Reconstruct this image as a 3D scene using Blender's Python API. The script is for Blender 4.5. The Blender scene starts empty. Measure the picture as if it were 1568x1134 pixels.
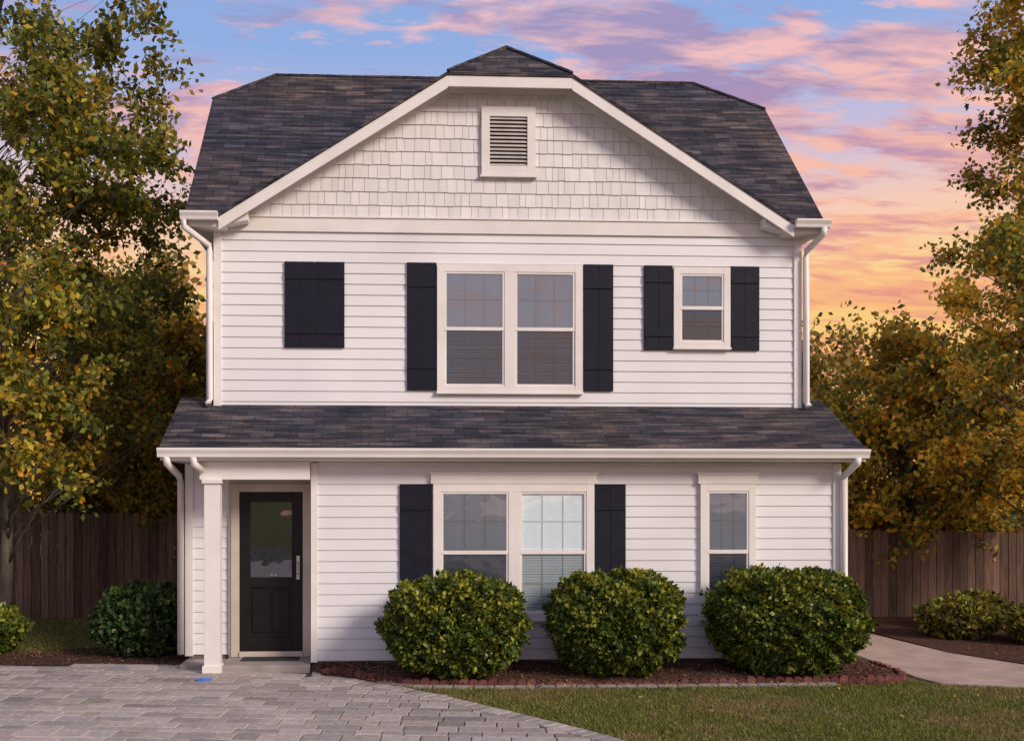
import bpy, math, random
import numpy as np
from mathutils import Vector, Matrix
random.seed(7); rng=np.random.default_rng(11)
scene=bpy.context.scene
def lin(r,g,b):
    def f(c):
        c/=255.0
        return c/12.92 if c<=0.04045 else ((c+0.055)/1.055)**2.4
    return (f(r),f(g),f(b),1.0)
# ------------------------------------------------------------------ materials
def newmat(name):
    m=bpy.data.materials.new(name); m.use_nodes=True
    nt=m.node_tree; b=nt.nodes['Principled BSDF']
    return m,nt,b
def N(nt,t,**k):
    n=nt.nodes.new(t)
    for a,v in k.items(): setattr(n,a,v)
    return n
def noise(nt,scale,detail=4,rough=0.6,coord='Object',mapscale=None):
    tc=N(nt,'ShaderNodeTexCoord'); n=N(nt,'ShaderNodeTexNoise')
    n.inputs['Scale'].default_value=scale; n.inputs['Detail'].default_value=detail; n.inputs['Roughness'].default_value=rough
    if mapscale:
        mp=N(nt,'ShaderNodeMapping'); mp.inputs['Scale'].default_value=mapscale
        nt.links.new(tc.outputs[coord],mp.inputs['Vector']); nt.links.new(mp.outputs[0],n.inputs['Vector'])
    else: nt.links.new(tc.outputs[coord],n.inputs['Vector'])
    return n
def ramp(nt,src,stops):
    r=N(nt,'ShaderNodeValToRGB'); e=r.color_ramp.elements
    while len(e)<len(stops): e.new(0.5)
    for i,(p,c) in enumerate(stops): e[i].position=p; e[i].color=c if len(c)==4 else (*c,1)
    nt.links.new(src,r.inputs[0]); return r
def mixc(nt,a,b,fac,mode='MIX'):
    m=N(nt,'ShaderNodeMix',data_type='RGBA',blend_type=mode)
    for i,v in ((0,fac),(6,a),(7,b)):
        if hasattr(v,'is_linked'): nt.links.new(v,m.inputs[i])
        else: m.inputs[i].default_value=v
    return m.outputs[2]
def bump(nt,b,h,strength=0.3,dist=0.01):
    bn=N(nt,'ShaderNodeBump'); bn.inputs['Strength'].default_value=strength; bn.inputs['Distance'].default_value=dist
    nt.links.new(h,bn.inputs['Height']); nt.links.new(bn.outputs[0],b.inputs['Normal'])
def noisy(name,c1,c2,scale=5,rough=0.6,bs=0.2,bscale=60,mapscale=None,spec=0.4):
    m,nt,b=newmat(name)
    n=noise(nt,scale,5,0.6,mapscale=mapscale)
    r=ramp(nt,n.outputs['Fac'],[(0.3,c1),(0.7,c2)])
    nt.links.new(r.outputs[0],b.inputs['Base Color'])
    b.inputs['Roughness'].default_value=rough; b.inputs['Specular IOR Level'].default_value=spec
    if bs>0:
        n2=noise(nt,bscale,4,0.6); bump(nt,b,n2.outputs['Fac'],bs,0.004)
    return m
def attrmat(name,rough=0.7,trans=0.0,nscale=0,bs=0.0,mapscale=None,spec=0.3,lo=0.55,hi=1.25):
    m,nt,b=newmat(name)
    a=N(nt,'ShaderNodeAttribute',attribute_name='Col'); col=a.outputs['Color']
    if nscale:
        n=noise(nt,nscale,6,0.65,mapscale=mapscale)
        r=ramp(nt,n.outputs['Fac'],[(0.25,(lo,lo,lo)),(0.75,(hi,hi*.98,hi*.96))])
        col=mixc(nt,col,r.outputs[0],1.0,'MULTIPLY')
        if bs: bump(nt,b,n.outputs['Fac'],bs,0.006)
    nt.links.new(col,b.inputs['Base Color'])
    b.inputs['Roughness'].default_value=rough; b.inputs['Specular IOR Level'].default_value=spec
    if trans>0:
        t=N(nt,'ShaderNodeBsdfTranslucent'); nt.links.new(col,t.inputs['Color'])
        mx=N(nt,'ShaderNodeMixShader'); mx.inputs[0].default_value=trans
        nt.links.new(b.outputs[0],mx.inputs[1]); nt.links.new(t.outputs[0],mx.inputs[2])
        nt.links.new(mx.outputs[0],nt.nodes['Material Output'].inputs['Surface'])
    return m
def sidingmat():
    m,nt,b=newmat('vinyl_siding')
    n=noise(nt,0.6,4,0.55); r=ramp(nt,n.outputs['Fac'],[(0.3,(0.70,0.69,0.70)),(0.7,(0.78,0.765,0.77))])
    n2=noise(nt,0.9,3,0.5,mapscale=(1,1,0.6)); r2=ramp(nt,n2.outputs['Fac'],[(0.25,(0.93,0.92,0.91)),(0.55,(1,1,1))])
    nt.links.new(mixc(nt,r.outputs[0],r2.outputs[0],1.0,'MULTIPLY'),b.inputs['Base Color'])
    b.inputs['Roughness'].default_value=0.5; b.inputs['Specular IOR Level'].default_value=0.35
    n3=noise(nt,2,2,0.5,mapscale=(0.5,0.5,1.5)); bump(nt,b,n3.outputs['Fac'],0.15,0.006)
    return m
M_sid=sidingmat()
M_shk=attrmat('shake_siding',0.6,0,7,0.08,(1,1,0.3),lo=0.86,hi=1.05)
M_trim=noisy('white_trim',(0.70,0.66,0.62),(0.80,0.765,0.73),2,0.45,0.03,20)
M_cream=noisy('cream_trim',(0.48,0.40,0.32),(0.58,0.50,0.42),3,0.5,0.03,20)
M_shut=noisy('shutter_paint',(0.008,0.0085,0.017),(0.014,0.014,0.026),6,0.6,0.1,50,spec=0.18)
M_door=noisy('door_paint',(0.008,0.007,0.007),(0.013,0.011,0.011),6,0.4,0.03,30,spec=0.25)
M_dark=noisy('interior_dark',(0.02,0.02,0.022),(0.04,0.04,0.042),3,0.8,0)
M_blind=noisy('window_blind',(0.80,0.85,0.87),(0.90,0.93,0.94),1.5,0.6,0,mapscale=(4,1,0.6))
M_metal=noisy('brushed_metal',(0.5,0.48,0.45),(0.6,0.58,0.55),20,0.3,0); M_metal.node_tree.nodes['Principled BSDF'].inputs['Metallic'].default_value=1
M_conc=noisy('concrete',(0.22,0.19,0.17),(0.34,0.30,0.28),3,0.85,0.3,40)
M_found=noisy('foundation_block',(0.12,0.10,0.09),(0.2,0.17,0.15),8,0.9,0.4,50)
M_bark=noisy('tree_bark',(0.05,0.038,0.03),(0.13,0.10,0.075),9,0.9,0.6,40,(1,1,0.3))
M_leaf=attrmat('leaves',0.5,0.45)
M_hedge=attrmat('hedge_leaves',0.42,0.22)
M_grass=attrmat('grass_blades',0.7,0.3)
M_pave=attrmat('paver_stone',0.75,0,14,0.35,lo=0.62,hi=1.22)
M_fence=attrmat('fence_wood',0.85,0,5,0.5,(7,7,0.45),lo=0.35,hi=1.6)
M_edge=attrmat('edging_brick',0.85,0,25,0.4)
M_chip=attrmat('mulch_chips',0.9)
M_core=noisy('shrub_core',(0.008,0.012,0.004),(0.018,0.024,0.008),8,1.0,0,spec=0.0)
M_blue=noisy('blue_plastic',(0.02,0.12,0.45),(0.03,0.16,0.55),8,0.4,0)
M_vent=noisy('vent_louver',(0.42,0.37,0.35),(0.55,0.49,0.46),6,0.6,0)
M_asph=noisy('asphalt',(0.05,0.05,0.052),(0.09,0.088,0.085),4,0.9,0.3,60)
def glassmat(name,tint,refl):
    m,nt,b=newmat(name); nt.nodes.remove(b)
    t=N(nt,'ShaderNodeBsdfTransparent'); t.inputs[0].default_value=tint
    g=N(nt,'ShaderNodeBsdfGlossy'); g.inputs['Roughness'].default_value=0.03
    g.inputs['Color'].default_value=(0.9,0.95,1,1)
    f=N(nt,'ShaderNodeFresnel'); f.inputs[0].default_value=1.5
    ad=N(nt,'ShaderNodeMath',operation='ADD'); ad.inputs[1].default_value=refl; ad.use_clamp=True
    nt.links.new(f.outputs[0],ad.inputs[0])
    nz=noise(nt,2.2,2,0.5); bn=N(nt,'ShaderNodeBump'); bn.inputs['Strength'].default_value=0.2; bn.inputs['Distance'].default_value=0.04
    nt.links.new(nz.outputs['Fac'],bn.inputs['Height']); nt.links.new(bn.outputs[0],g.inputs['Normal'])
    mx=N(nt,'ShaderNodeMixShader')
    nt.links.new(ad.outputs[0],mx.inputs[0]); nt.links.new(t.outputs[0],mx.inputs[1]); nt.links.new(g.outputs[0],mx.inputs[2])
    nt.links.new(mx.outputs[0],nt.nodes['Material Output'].inputs['Surface'])
    return m
M_glass=glassmat('window_glass',(0.93,0.98,1.0,1),0.10)
M_screen=glassmat('insect_screen',(0.70,0.70,0.70,1),-0.035)
M_dglass=glassmat('door_glass',(0.30,0.30,0.30,1),0.20)
def shingle():
    m,nt,b=newmat('asphalt_shingles')
    uv=N(nt,'ShaderNodeUVMap')
    br=N(nt,'ShaderNodeTexBrick'); br.inputs['Scale'].default_value=1.0
    br.inputs['Brick Width'].default_value=0.30; br.inputs['Row Height'].default_value=0.125; br.inputs['Mortar Size'].default_value=0.005
    br.inputs['Color1'].default_value=(0.028,0.029,0.034,1); br.inputs['Color2'].default_value=(0.066,0.062,0.066,1); br.inputs['Mortar'].default_value=(0.014,0.013,0.015,1)
    br.inputs['Mortar Smooth'].default_value=0.3; br.offset=0.37
    nt.links.new(uv.outputs[0],br.inputs['Vector'])
    mp=N(nt,'ShaderNodeMapping'); mp.inputs['Scale'].default_value=(0.9,9.0,1); nt.links.new(uv.outputs[0],mp.inputs[0])
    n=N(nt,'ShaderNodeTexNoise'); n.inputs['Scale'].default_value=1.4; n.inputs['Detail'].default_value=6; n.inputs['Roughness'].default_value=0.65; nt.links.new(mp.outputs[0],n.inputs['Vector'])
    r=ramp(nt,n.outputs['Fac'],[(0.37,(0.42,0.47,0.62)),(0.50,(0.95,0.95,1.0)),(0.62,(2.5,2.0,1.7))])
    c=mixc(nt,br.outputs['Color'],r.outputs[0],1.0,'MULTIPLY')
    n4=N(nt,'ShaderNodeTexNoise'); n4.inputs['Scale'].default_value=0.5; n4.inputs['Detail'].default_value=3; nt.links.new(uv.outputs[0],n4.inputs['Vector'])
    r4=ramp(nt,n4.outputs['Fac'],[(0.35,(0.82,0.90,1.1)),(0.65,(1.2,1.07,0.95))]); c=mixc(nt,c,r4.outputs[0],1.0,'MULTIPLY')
    n2=N(nt,'ShaderNodeTexNoise'); n2.inputs['Scale'].default_value=120; nt.links.new(uv.outputs[0],n2.inputs['Vector'])
    r2=ramp(nt,n2.outputs['Fac'],[(0.3,(0.55,0.55,0.55)),(0.7,(1.5,1.5,1.5))])
    c=mixc(nt,c,r2.outputs[0],1.0,'MULTIPLY')
    nt.links.new(c,b.inputs['Base Color']); b.inputs['Roughness'].default_value=0.9; b.inputs['Specular IOR Level'].default_value=0.15
    sp=N(nt,'ShaderNodeSeparateXYZ'); nt.links.new(uv.outputs[0],sp.inputs[0])
    md=N(nt,'ShaderNodeMath',operation='MODULO'); md.inputs[1].default_value=0.125; nt.links.new(sp.outputs[1],md.inputs[0])
    ml=N(nt,'ShaderNodeMath',operation='MULTIPLY'); ml.inputs[1].default_value=-8; nt.links.new(md.outputs[0],ml.inputs[0])
    ad=N(nt,'ShaderNodeMath',operation='MULTIPLY_ADD'); ad.inputs[1].default_value=0.35; nt.links.new(n2.outputs['Fac'],ad.inputs[0]); nt.links.new(ml.outputs[0],ad.inputs[2])
    bump(nt,b,ad.outputs[0],0.9,0.014)
    return m
M_roof=shingle()
def groundmat():
    m,nt,b=newmat('lawn_ground')
    n=noise(nt,1.2,6,0.65); n2=noise(nt,30,4,0.7)
    r=ramp(nt,n.outputs['Fac'],[(0.3,(0.07,0.075,0.022)),(0.55,(0.13,0.12,0.04)),(0.75,(0.18,0.135,0.06))])
    r2=ramp(nt,n2.outputs['Fac'],[(0.3,(0.5,0.5,0.5)),(0.7,(1.3,1.3,1.3))])
    nt.links.new(mixc(nt,r.outputs[0],r2.outputs[0],1.0,'MULTIPLY'),b.inputs['Base Color'])
    b.inputs['Roughness'].default_value=0.95; b.inputs['Specular IOR Level'].default_value=0.1
    bump(nt,b,n2.outputs['Fac'],0.8,0.02); return m
M_ground=groundmat()
M_mulch=noisy('mulch',(0.035,0.018,0.012),(0.11,0.055,0.036),22,0.95,1.0,45,spec=0.1)
M_sand=noisy('joint_sand',(0.035,0.03,0.028),(0.07,0.06,0.055),12,0.95,0.3,90)
# ------------------------------------------------------------------ mesh builder
class MB:
    def __init__(s): s.v=[];s.f=[];s.c=[]
    def poly(s,pts,col=(1,1,1)):
        i=len(s.v); s.v+= [tuple(p) for p in pts]; s.c+=[col]*len(pts); s.f.append(tuple(range(i,i+len(pts))))
    def box(s,x0,x1,y0,y1,z0,z1,col=(1,1,1)):
        x0,x1=min(x0,x1),max(x0,x1); y0,y1=min(y0,y1),max(y0,y1); z0,z1=min(z0,z1),max(z0,z1)
        i=len(s.v); s.v+=[(x0,y0,z0),(x1,y0,z0),(x1,y1,z0),(x0,y1,z0),(x0,y0,z1),(x1,y0,z1),(x1,y1,z1),(x0,y1,z1)]
        s.c+=[col]*8
        s.f+=[tuple(i+k for k in f) for f in ((3,2,1,0),(4,5,6,7),(0,1,5,4),(1,2,6,5),(2,3,7,6),(3,0,4,7))]
    def prism(s,pts,y0,y1,col=(1,1,1)):
        n=len(pts); i=len(s.v)
        s.v+=[(p[0],y0,p[1]) for p in pts]+[(p[0],y1,p[1]) for p in pts]; s.c+=[col]*(2*n)
        s.f.append(tuple(i+k for k in range(n))); s.f.append(tuple(i+n+k for k in reversed(range(n))))
        for k in range(n):
            a,b=k,(k+1)%n; s.f.append((i+b,i+a,i+n+a,i+n+b))
    def tube(s,pts,rad,n=8,col=(1,1,1)):
        pts=[Vector(p) for p in pts]; rings=[]
        for k,p in enumerate(pts):
            d=(pts[min(k+1,len(pts)-1)]-pts[max(k-1,0)]).normalized()
            a=d.cross(Vector((0,0,1)))
            if a.length<0.1: a=d.cross(Vector((1,0,0)))
            a.normalize(); b=d.cross(a); i=len(s.v); r=rad[k] if hasattr(rad,'__len__') else rad
            for j in range(n):
                t=2*math.pi*j/n; s.v.append(tuple(p+a*(r*math.cos(t))+b*(r*math.sin(t)))); s.c.append(col)
            rings.append(i)
        for k in range(len(rings)-1):
            for j in range(n):
                j2=(j+1)%n; s.f.append((rings[k]+j,rings[k]+j2,rings[k+1]+j2,rings[k+1]+j))
        s.f.append(tuple(rings[0]+j for j in reversed(range(n)))); s.f.append(tuple(rings[-1]+j for j in range(n)))
    def finish(s,name,mat,parent=None,bev=0,smooth=False,roofuv=False,recalc=True):
        me=bpy.data.meshes.new(name); me.from_pydata(s.v,[],s.f); me.materials.append(mat)
        ca=me.color_attributes.new('Col','FLOAT_COLOR','POINT')
        arr=np.ones((len(s.v),4),dtype=np.float32); arr[:,:3]=np.array([c[:3] for c in s.c]); ca.data.foreach_set('color',arr.ravel())
        me.update()
        if recalc:
            import bmesh
            bm=bmesh.new(); bm.from_mesh(me); bmesh.ops.recalc_face_normals(bm,faces=bm.faces) ; bm.to_mesh(me); bm.free()
        if roofuv:
            ul=me.uv_layers.new(name='UVMap')
            for p in me.polygons:
                nn=p.normal; u=Vector((-nn.y,nn.x,0))
                if u.length<1e-3: u=Vector((1,0,0))
                u.normalize()
                if abs(u.x)>abs(u.y): u=u*(1 if u.x>0 else -1)
                vv=nn.cross(u); vv=vv if vv.z>=0 else -vv
                for li in p.loop_indices:
                    co=me.vertices[me.loops[li].vertex_index].co
                    ul.data[li].uv=(co.dot(u)+50,co.dot(vv)+50)
        if smooth:
            for p in me.polygons: p.use_smooth=True
        ob=bpy.data.objects.new(name,me); scene.collection.objects.link(ob)
        if parent: ob.parent=parent
        if bev:
            bv=ob.modifiers.new('bev','BEVEL'); bv.width=bev; bv.segments=2; bv.limit_method='ANGLE'
        return ob
def empty(name):
    e=bpy.data.objects.new(name,None); scene.collection.objects.link(e); return e
# ================================================================== HOUSE
H=empty('white_siding_house')
YL,YD,YU,YB=12.10,12.65,12.87,17.4
XL0,XL1=-2.60,5.85; XU0,XU1=-2.27,5.67
sid=MB()
def siding(p0,p1,n,z0,z1,h):
    p0=Vector((p0[0],p0[1],0));p1=Vector((p1[0],p1[1],0));n=Vector((n[0],n[1],0))
    z=z0
    while z<z1-1e-4:
        t=min(z+h,z1); fr=(t-z)/h; a=0.0145; b=a-0.012*fr
        j=random.uniform(-0.001,0.001)
        def P(p,o,zz): q=p+n*o; return (q.x,q.y,zz)
        sid.poly([P(p0,a,z+j),P(p1,a,z+j+random.uniform(-.001,.001)),P(p1,b,t),P(p0,b,t)])
        sid.poly([P(p0,0.0,z+0.004),P(p1,0.0,z+0.004),P(p1,a,z+j),P(p0,a,z+j)])
        z+=h
core=MB()
siding((-0.86,YL),(XL1,YL),(0,-1),0.11,2.62,0.139)
siding((XL0,YD),(-0.92,YD),(0,-1),0.11,2.60,0.139)
siding((-0.92,YD),(-0.92,YL),(-1,0),0.11,2.60,0.139)
siding((XL1,YL),(XL1,13.2),(1,0),0.11,2.75,0.139)
siding((XL0,13.2),(XL0,YD),(-1,0),0.11,2.75,0.139)
siding((XU0,YU),(XU1,YU),(0,-1),3.30,5.72,0.1435)
siding((XU1,YU),(XU1,YB),(1,0),0.11,5.9,0.1435)
siding((XU0,YB),(XU0,YU),(-1,0),0.11,5.9,0.1435)
siding((XU1,YB),(XU0,YB),(0,1),0.11,5.9,0.1435)
sid.finish('siding',M_sid,H,recalc=False)
core.box(-0.915,XL1-0.005,YL+0.004,13.2,0.1,2.75); core.box(XL0+0.005,-0.915,YD+0.004,13.2,0.1,2.62)
core.box(XU0+0.004,XU1-0.004,YU+0.004,YB-0.004,0.1,5.9)
core.finish('wall_core',M_sid,H)
fd=MB(); fd.box(-0.9,XL1-0.02,YL+0.01,13.2,-0.1,0.098); fd.box(XL0+0.02,-0.9,YD+0.01,13.2,-0.1,0.098); fd.box(XU0+0.02,XU1-0.02,13.2,YB-0.02,-0.1,0.098)
fd.finish('foundation',M_found,H)
GC=1.645; sl=0.64; mz=1.146
ZC=7.771; XC0,XC1=GC-0.827,GC+0.827
XA0,XA1=GC-3.795,GC+3.795; ZE=5.871
RX0,RX1=-2.62,5.90; YR=15.15; ZR=5.871+mz*(YR-12.6)
def zm(y): return 5.871+mz*(y-12.6)
D=(GC,12.6+(8.30-5.871)/mz,8.30)
YCf,YCb=14.62,2*YR-14.62; ZCL=zm(YCf)
YE2=2*YR-12.6
rf=MB()
def slab(pts,th=0.06):
    n=len(pts); i=len(rf.v)
    rf.v+=[tuple(p) for p in pts]+[(p[0],p[1],p[2]-th) for p in pts]; rf.c+=[(1,1,1)]*(2*n)
    rf.f.append(tuple(i+k for k in range(n))); rf.f.append(tuple(i+n+k for k in reversed(range(n))))
    for k in range(n):
        a,b=k,(k+1)%n; rf.f.append((i+b,i+a,i+n+a,i+n+b))
RL,RRr=(-1.73,YR,ZR),(4.93,YR,ZR)
M0=(GC,YR,ZR)
slab([(RX0,12.6,ZE),(XA0,12.6,ZE),D,M0,RL,(RX0,YCf,ZCL)])
slab([(XA1,12.6,ZE),(RX1,12.6,ZE),(RX1,YCf,ZCL),RRr,M0,D])
slab([(RX1,YE2,ZE),(RX0,YE2,ZE),(RX0,YCb,ZCL),RL,RRr,(RX1,YCb,ZCL)])
slab([(RX0,YCb,ZCL),(RX0,YCf,ZCL),RL]); slab([(RX1,YCf,ZCL),(RX1,YCb,ZCL),RRr])
PK=(GC,13.0,8.30); YG=12.56
slab([(XA0-0.03,YG,ZE-0.01),(XC0,YG,ZC),PK,D,(XA0-0.03,12.62,ZE-0.01)],0.045)
slab([(XC1,YG,ZC),(XA1+0.03,YG,ZE-0.01),(XA1+0.03,12.62,ZE-0.01),D,PK],0.045)
slab([(XC0,YG,ZC),(XC1,YG,ZC),PK],0.045)
LX0,LX1=-2.76,6.06; sl2=(3.40-2.775)/(12.87-11.78)
slab([(LX0,11.78,2.775),(LX1,11.78,2.775),(LX1,13.05,2.775+sl2*1.27),(LX0,13.05,2.775+sl2*1.27)],0.05)
slab([(LX0,13.055,3.50),(LX1,13.055,3.50),(LX1,13.45,3.27),(LX0,13.45,3.27)],0.05)
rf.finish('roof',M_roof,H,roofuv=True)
rc=MB()
for a,b in ((RL,RRr),(PK,D),(RL,(RX0,YCf,ZCL)),(RRr,(RX1,YCf,ZCL)),(PK,(XC0,YG,ZC)),(PK,(XC1,YG,ZC))):
    A=Vector(a);B=Vector(b);L=(B-A).length;k=max(1,int(L/0.2))
    for i in range(k):
        p=A+(B-A)*(i/k);q=A+(B-A)*((i+1)/k); rc.tube([p,q+Vector((0,0,0.004))],[0.034,0.026],6)
rc.finish('ridge_cap',M_roof,H,roofuv=True)
ew=MB()
for x in (XL0,XL1-0.03):
    for q in (0,0.03): ew.poly([(x+q,12.1,2.6),(x+q,13.2,2.6),(x+q,13.2,3.3),(x+q,13.0,3.38),(x+q,12.1,2.87)])
ew.finish('shed_end_wall',M_sid,H,recalc=False)
for x in (XU0+0.002,XU1-0.002):
    g=MB(); g.poly([(x,YU,5.88),(x,YB,5.88),(x,YCb+0.05,ZCL-0.1),(x,YCf-0.05,ZCL-0.1)]); g.finish('side_gable_wall',M_sid,H)
gw=MB()
gw.prism([(XA0+0.25,5.86),(XA1-0.25,5.86),(XC1-0.02,ZC-0.10),(XC0+0.02,ZC-0.10)],YU+0.003,YU+0.06,(0.36,0.35,0.35))
def clip(poly,a,b,c):
    out=[]
    for i in range(len(poly)):
        p,q=poly[i],poly[(i+1)%len(poly)]; dp=a*p[0]+b*p[1]-c; dq=a*q[0]+b*q[1]-c
        if dp<=0: out.append(p)
        if dp*dq<0:
            t=dp/(dp-dq); out.append((p[0]+(q[0]-p[0])*t,p[1]+(q[1]-p[1])*t))
    return out
z=5.90
while z<7.75:
    x=XA0-random.uniform(0,0.15)
    while x<XA1:
        w=random.choice([0.085,0.115,0.14,0.165,0.2])*random.uniform(0.95,1.05)
        b0=z+random.uniform(-0.005,0.005)
        pl=[(x+0.0022,b0),(x+w-0.0022,b0),(x+w-0.0022,z+0.2),(x+0.0022,z+0.2)]
        off=8.30-0.075
        pl=clip(pl,sl,1,off+sl*GC); pl=clip(pl,-sl,1,off-sl*GC) if pl else pl
        pl=clip(pl,0,1,ZC-0.07) if pl else pl
        if len(pl)>=3:
            base=0.77*random.uniform(0.91,1.03); colr=(base,base*0.97,base*0.96)
            yo=lambda zz: YU-0.004-0.015*max(0,(1-(zz-z)/0.2))
            gw.poly([(p[0],yo(p[1]),p[1]) for p in pl],colr)
            if pl[0][1]<z+0.01: gw.poly([(pl[0][0],YU,b0),(pl[1][0],YU,b0),(pl[1][0],yo(b0),b0),(pl[0][0],yo(b0),b0)],colr)
        x+=w
    z+=0.182
gw.finish('gable_shakes',M_shk,H,recalc=False)
# trim ---------------------------------------------------------------
t=MB()
t.box(XU0+0.1,XU1-0.1,YU-0.035,YU,5.712,5.895)
t.box(XU0+0.1,XU1-0.1,YU-0.05,YU-0.002,5.897,5.92)
for x0,x1 in ((XU0-0.02,XU0+0.085),(XU1-0.085,XU1+0.02)):
    t.box(x0,x1,YU-0.032,YU+0.1,3.28,5.80)
for x0,x1 in ((XL1-0.085,XL1+0.02),(-0.94,-0.855)):
    t.box(x0,x1,YL-0.032,YL+0.09,0.09,2.60)
t.box(XL0-0.02,XL0+0.085,YD-0.032,YD+0.1,0.09,2.6)
t.box(LX0+0.02,LX1-0.02,11.84,12.098,2.615,2.64)
t.box(LX0+0.02,-0.915,12.10,12.66,2.617,2.645)
t.box(LX0+0.01,LX1-0.01,11.80,11.835,2.615,2.73)
t.box(-0.85,XL1-0.09,YL-0.03,YL,2.565,2.612)
for x0,x1 in ((LX0+0.005,LX0+0.035),(LX1-0.035,LX1-0.005)):
    for q in (x0,x1): t.poly([(q,11.8,2.62),(q,13.3,3.34),(q,13.05,3.44),(q,11.8,2.73)])
t.box(-2.30,-0.945,11.93,12.06,2.385,2.612)
def rake(xa,za,xb,zb,th,y0,y1): t.prism([(xa,za-th),(xb,zb-th),(xb,zb),(xa,za)],y0,y1)
dz=0.047
rake(XA0-0.03,ZE-0.01-dz,XC0,ZC-dz,0.165,12.575,12.605)
rake(XC1,ZC-dz,XA1+0.03,ZE-0.01-dz,0.165,12.575,12.605)
t.box(XC0+0.001,XC1-0.001,12.576,12.606,ZC-dz-0.145,ZC-dz)
rake(XA0-0.02,ZE-0.06,XC0,ZC-dz-0.01,0.02,12.61,YU-0.001); rake(XC1,ZC-dz-0.01,XA1+0.02,ZE-0.06,0.02,12.61,YU-0.001)
t.box(XC0,XC1,12.61,YU-0.001,ZC-dz-0.03,ZC-dz-0.008)
rake(XA0+0.15,ZE-0.07+0.096,XC0+0.02,ZC-dz-0.03,0.10,YU-0.035,YU-0.003); rake(XC1-0.02,ZC-dz-0.03,XA1-0.15,ZE-0.07+0.096,0.10,YU-0.035,YU-0.003)
t.box(XC0+0.02,XC1-0.02,YU-0.034,YU-0.003,ZC-dz-0.12,ZC-dz-0.031)
for x0,x1 in ((RX0+0.02,XA0+0.06),(XA1-0.06,RX1-0.02)):
    t.box(x0,x1,12.615,YU+0.02,5.70,5.795)
t.prism([(XA0+0.062,5.74),(XA0+0.34,5.80),(XA0+0.34,5.93),(XA0+0.10,5.80)],12.64,YU-0.052)
t.prism([(XA1-0.34,5.80),(XA1-0.062,5.74),(XA1-0.10,5.80),(XA1-0.34,5.93)],12.64,YU-0.052)
for x0,x1 in ((RX0+0.02,XU0-0.02),(XU1+0.02,RX1-0.02)):
    t.box(x0,x1,YU+0.02,YB,5.72,5.78)
for x in (RX0+0.01,RX1-0.04):
    for q in (0,.03): t.poly([(x+q,12.6,5.70),(x+q,YCf,ZCL-0.2),(x+q,YCf,ZCL-0.06),(x+q,12.6,5.81)])
t.finish('trim',M_trim,H,bev=0.003)
gt=MB()
def gutter(x0,x1,yf,z0,z1,d=0.11):
    prof=[(yf+d,z0),(yf+0.03,z0),(yf+0.022,z0+(z1-z0)*0.35),(yf+0.0,z0+(z1-z0)*0.75),(yf+0.0,z1-0.004),(yf+0.012,z1),(yf+d,z1-0.012)]
    n=len(prof); i=len(gt.v)
    gt.v+=[(x0,p[0],p[1]) for p in prof]+[(x1,p[0],p[1]) for p in prof]; gt.c+=[(1,1,1)]*(2*n)
    gt.f.append(tuple(i+k for k in range(n))); gt.f.append(tuple(i+n+k for k in reversed(range(n))))
    for k in range(n):
        a,b=k,(k+1)%n; gt.f.append((i+b,i+a,i+n+a,i+n+b))
gutter(LX0-0.01,LX1+0.01,11.70,2.655,2.768,0.098)
gutter(RX0-0.04,XA0-0.03,12.47,5.765,5.872,0.105); gutter(XA1+0.03,RX1+0.04,12.47,5.765,5.872,0.105)
gt.finish('gutter',M_trim,H)
ds=MB()
ds.tube([(-2.62,12.53,5.77),(-2.62,12.54,5.68),(-2.34,12.80,5.50),(-2.335,12.80,5.42),(-2.335,12.80,3.46),(-2.335,12.72,3.40)],0.043,10)
ds.tube([(5.86,12.53,5.77),(5.86,12.54,5.68),(5.74,12.80,5.52),(5.735,12.80,5.42),(5.735,12.80,3.46),(5.735,12.72,3.40)],0.043,10)
ds.tube([(5.93,11.76,2.66),(5.93,11.77,2.60),(5.89,12.0,2.46),(5.885,12.03,2.38),(5.885,12.03,0.12),(5.90,11.9,0.05)],0.046,10)
ds.tube([(-2.66,11.76,2.66),(-2.66,11.77,2.58),(-2.67,12.5,2.44),(-2.67,12.6,2.36),(-2.67,12.6,0.12)],0.043,10)
ds.tube([(-2.34,11.76,2.66),(-2.34,11.78,2.58),(-2.26,11.92,2.50)],0.045,10)
ds.finish('downspout',M_trim,H,smooth=True)
pp=MB(); pp.box(-2.235,-2.045,11.88,12.07,0.06,2.36); pp.box(-2.255,-2.025,11.86,12.09,0.0,0.09); pp.box(-2.26,-2.02,11.855,12.095,2.335,2.385)
pp.finish('porch_post',M_trim,H,bev=0.005)
st=MB(); st.box(-2.05,-0.945,11.95,12.64,-0.05,0.075); st.box(XL0,-2.05,12.2,12.64,-0.05,0.05); st.finish('porch_step',M_conc,H,bev=0.01)
mt=MB(); mt.box(-1.85,-1.12,12.28,12.55,0.076,0.09); mt.finish('door_mat',M_dark,H,bev=.004)
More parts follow.
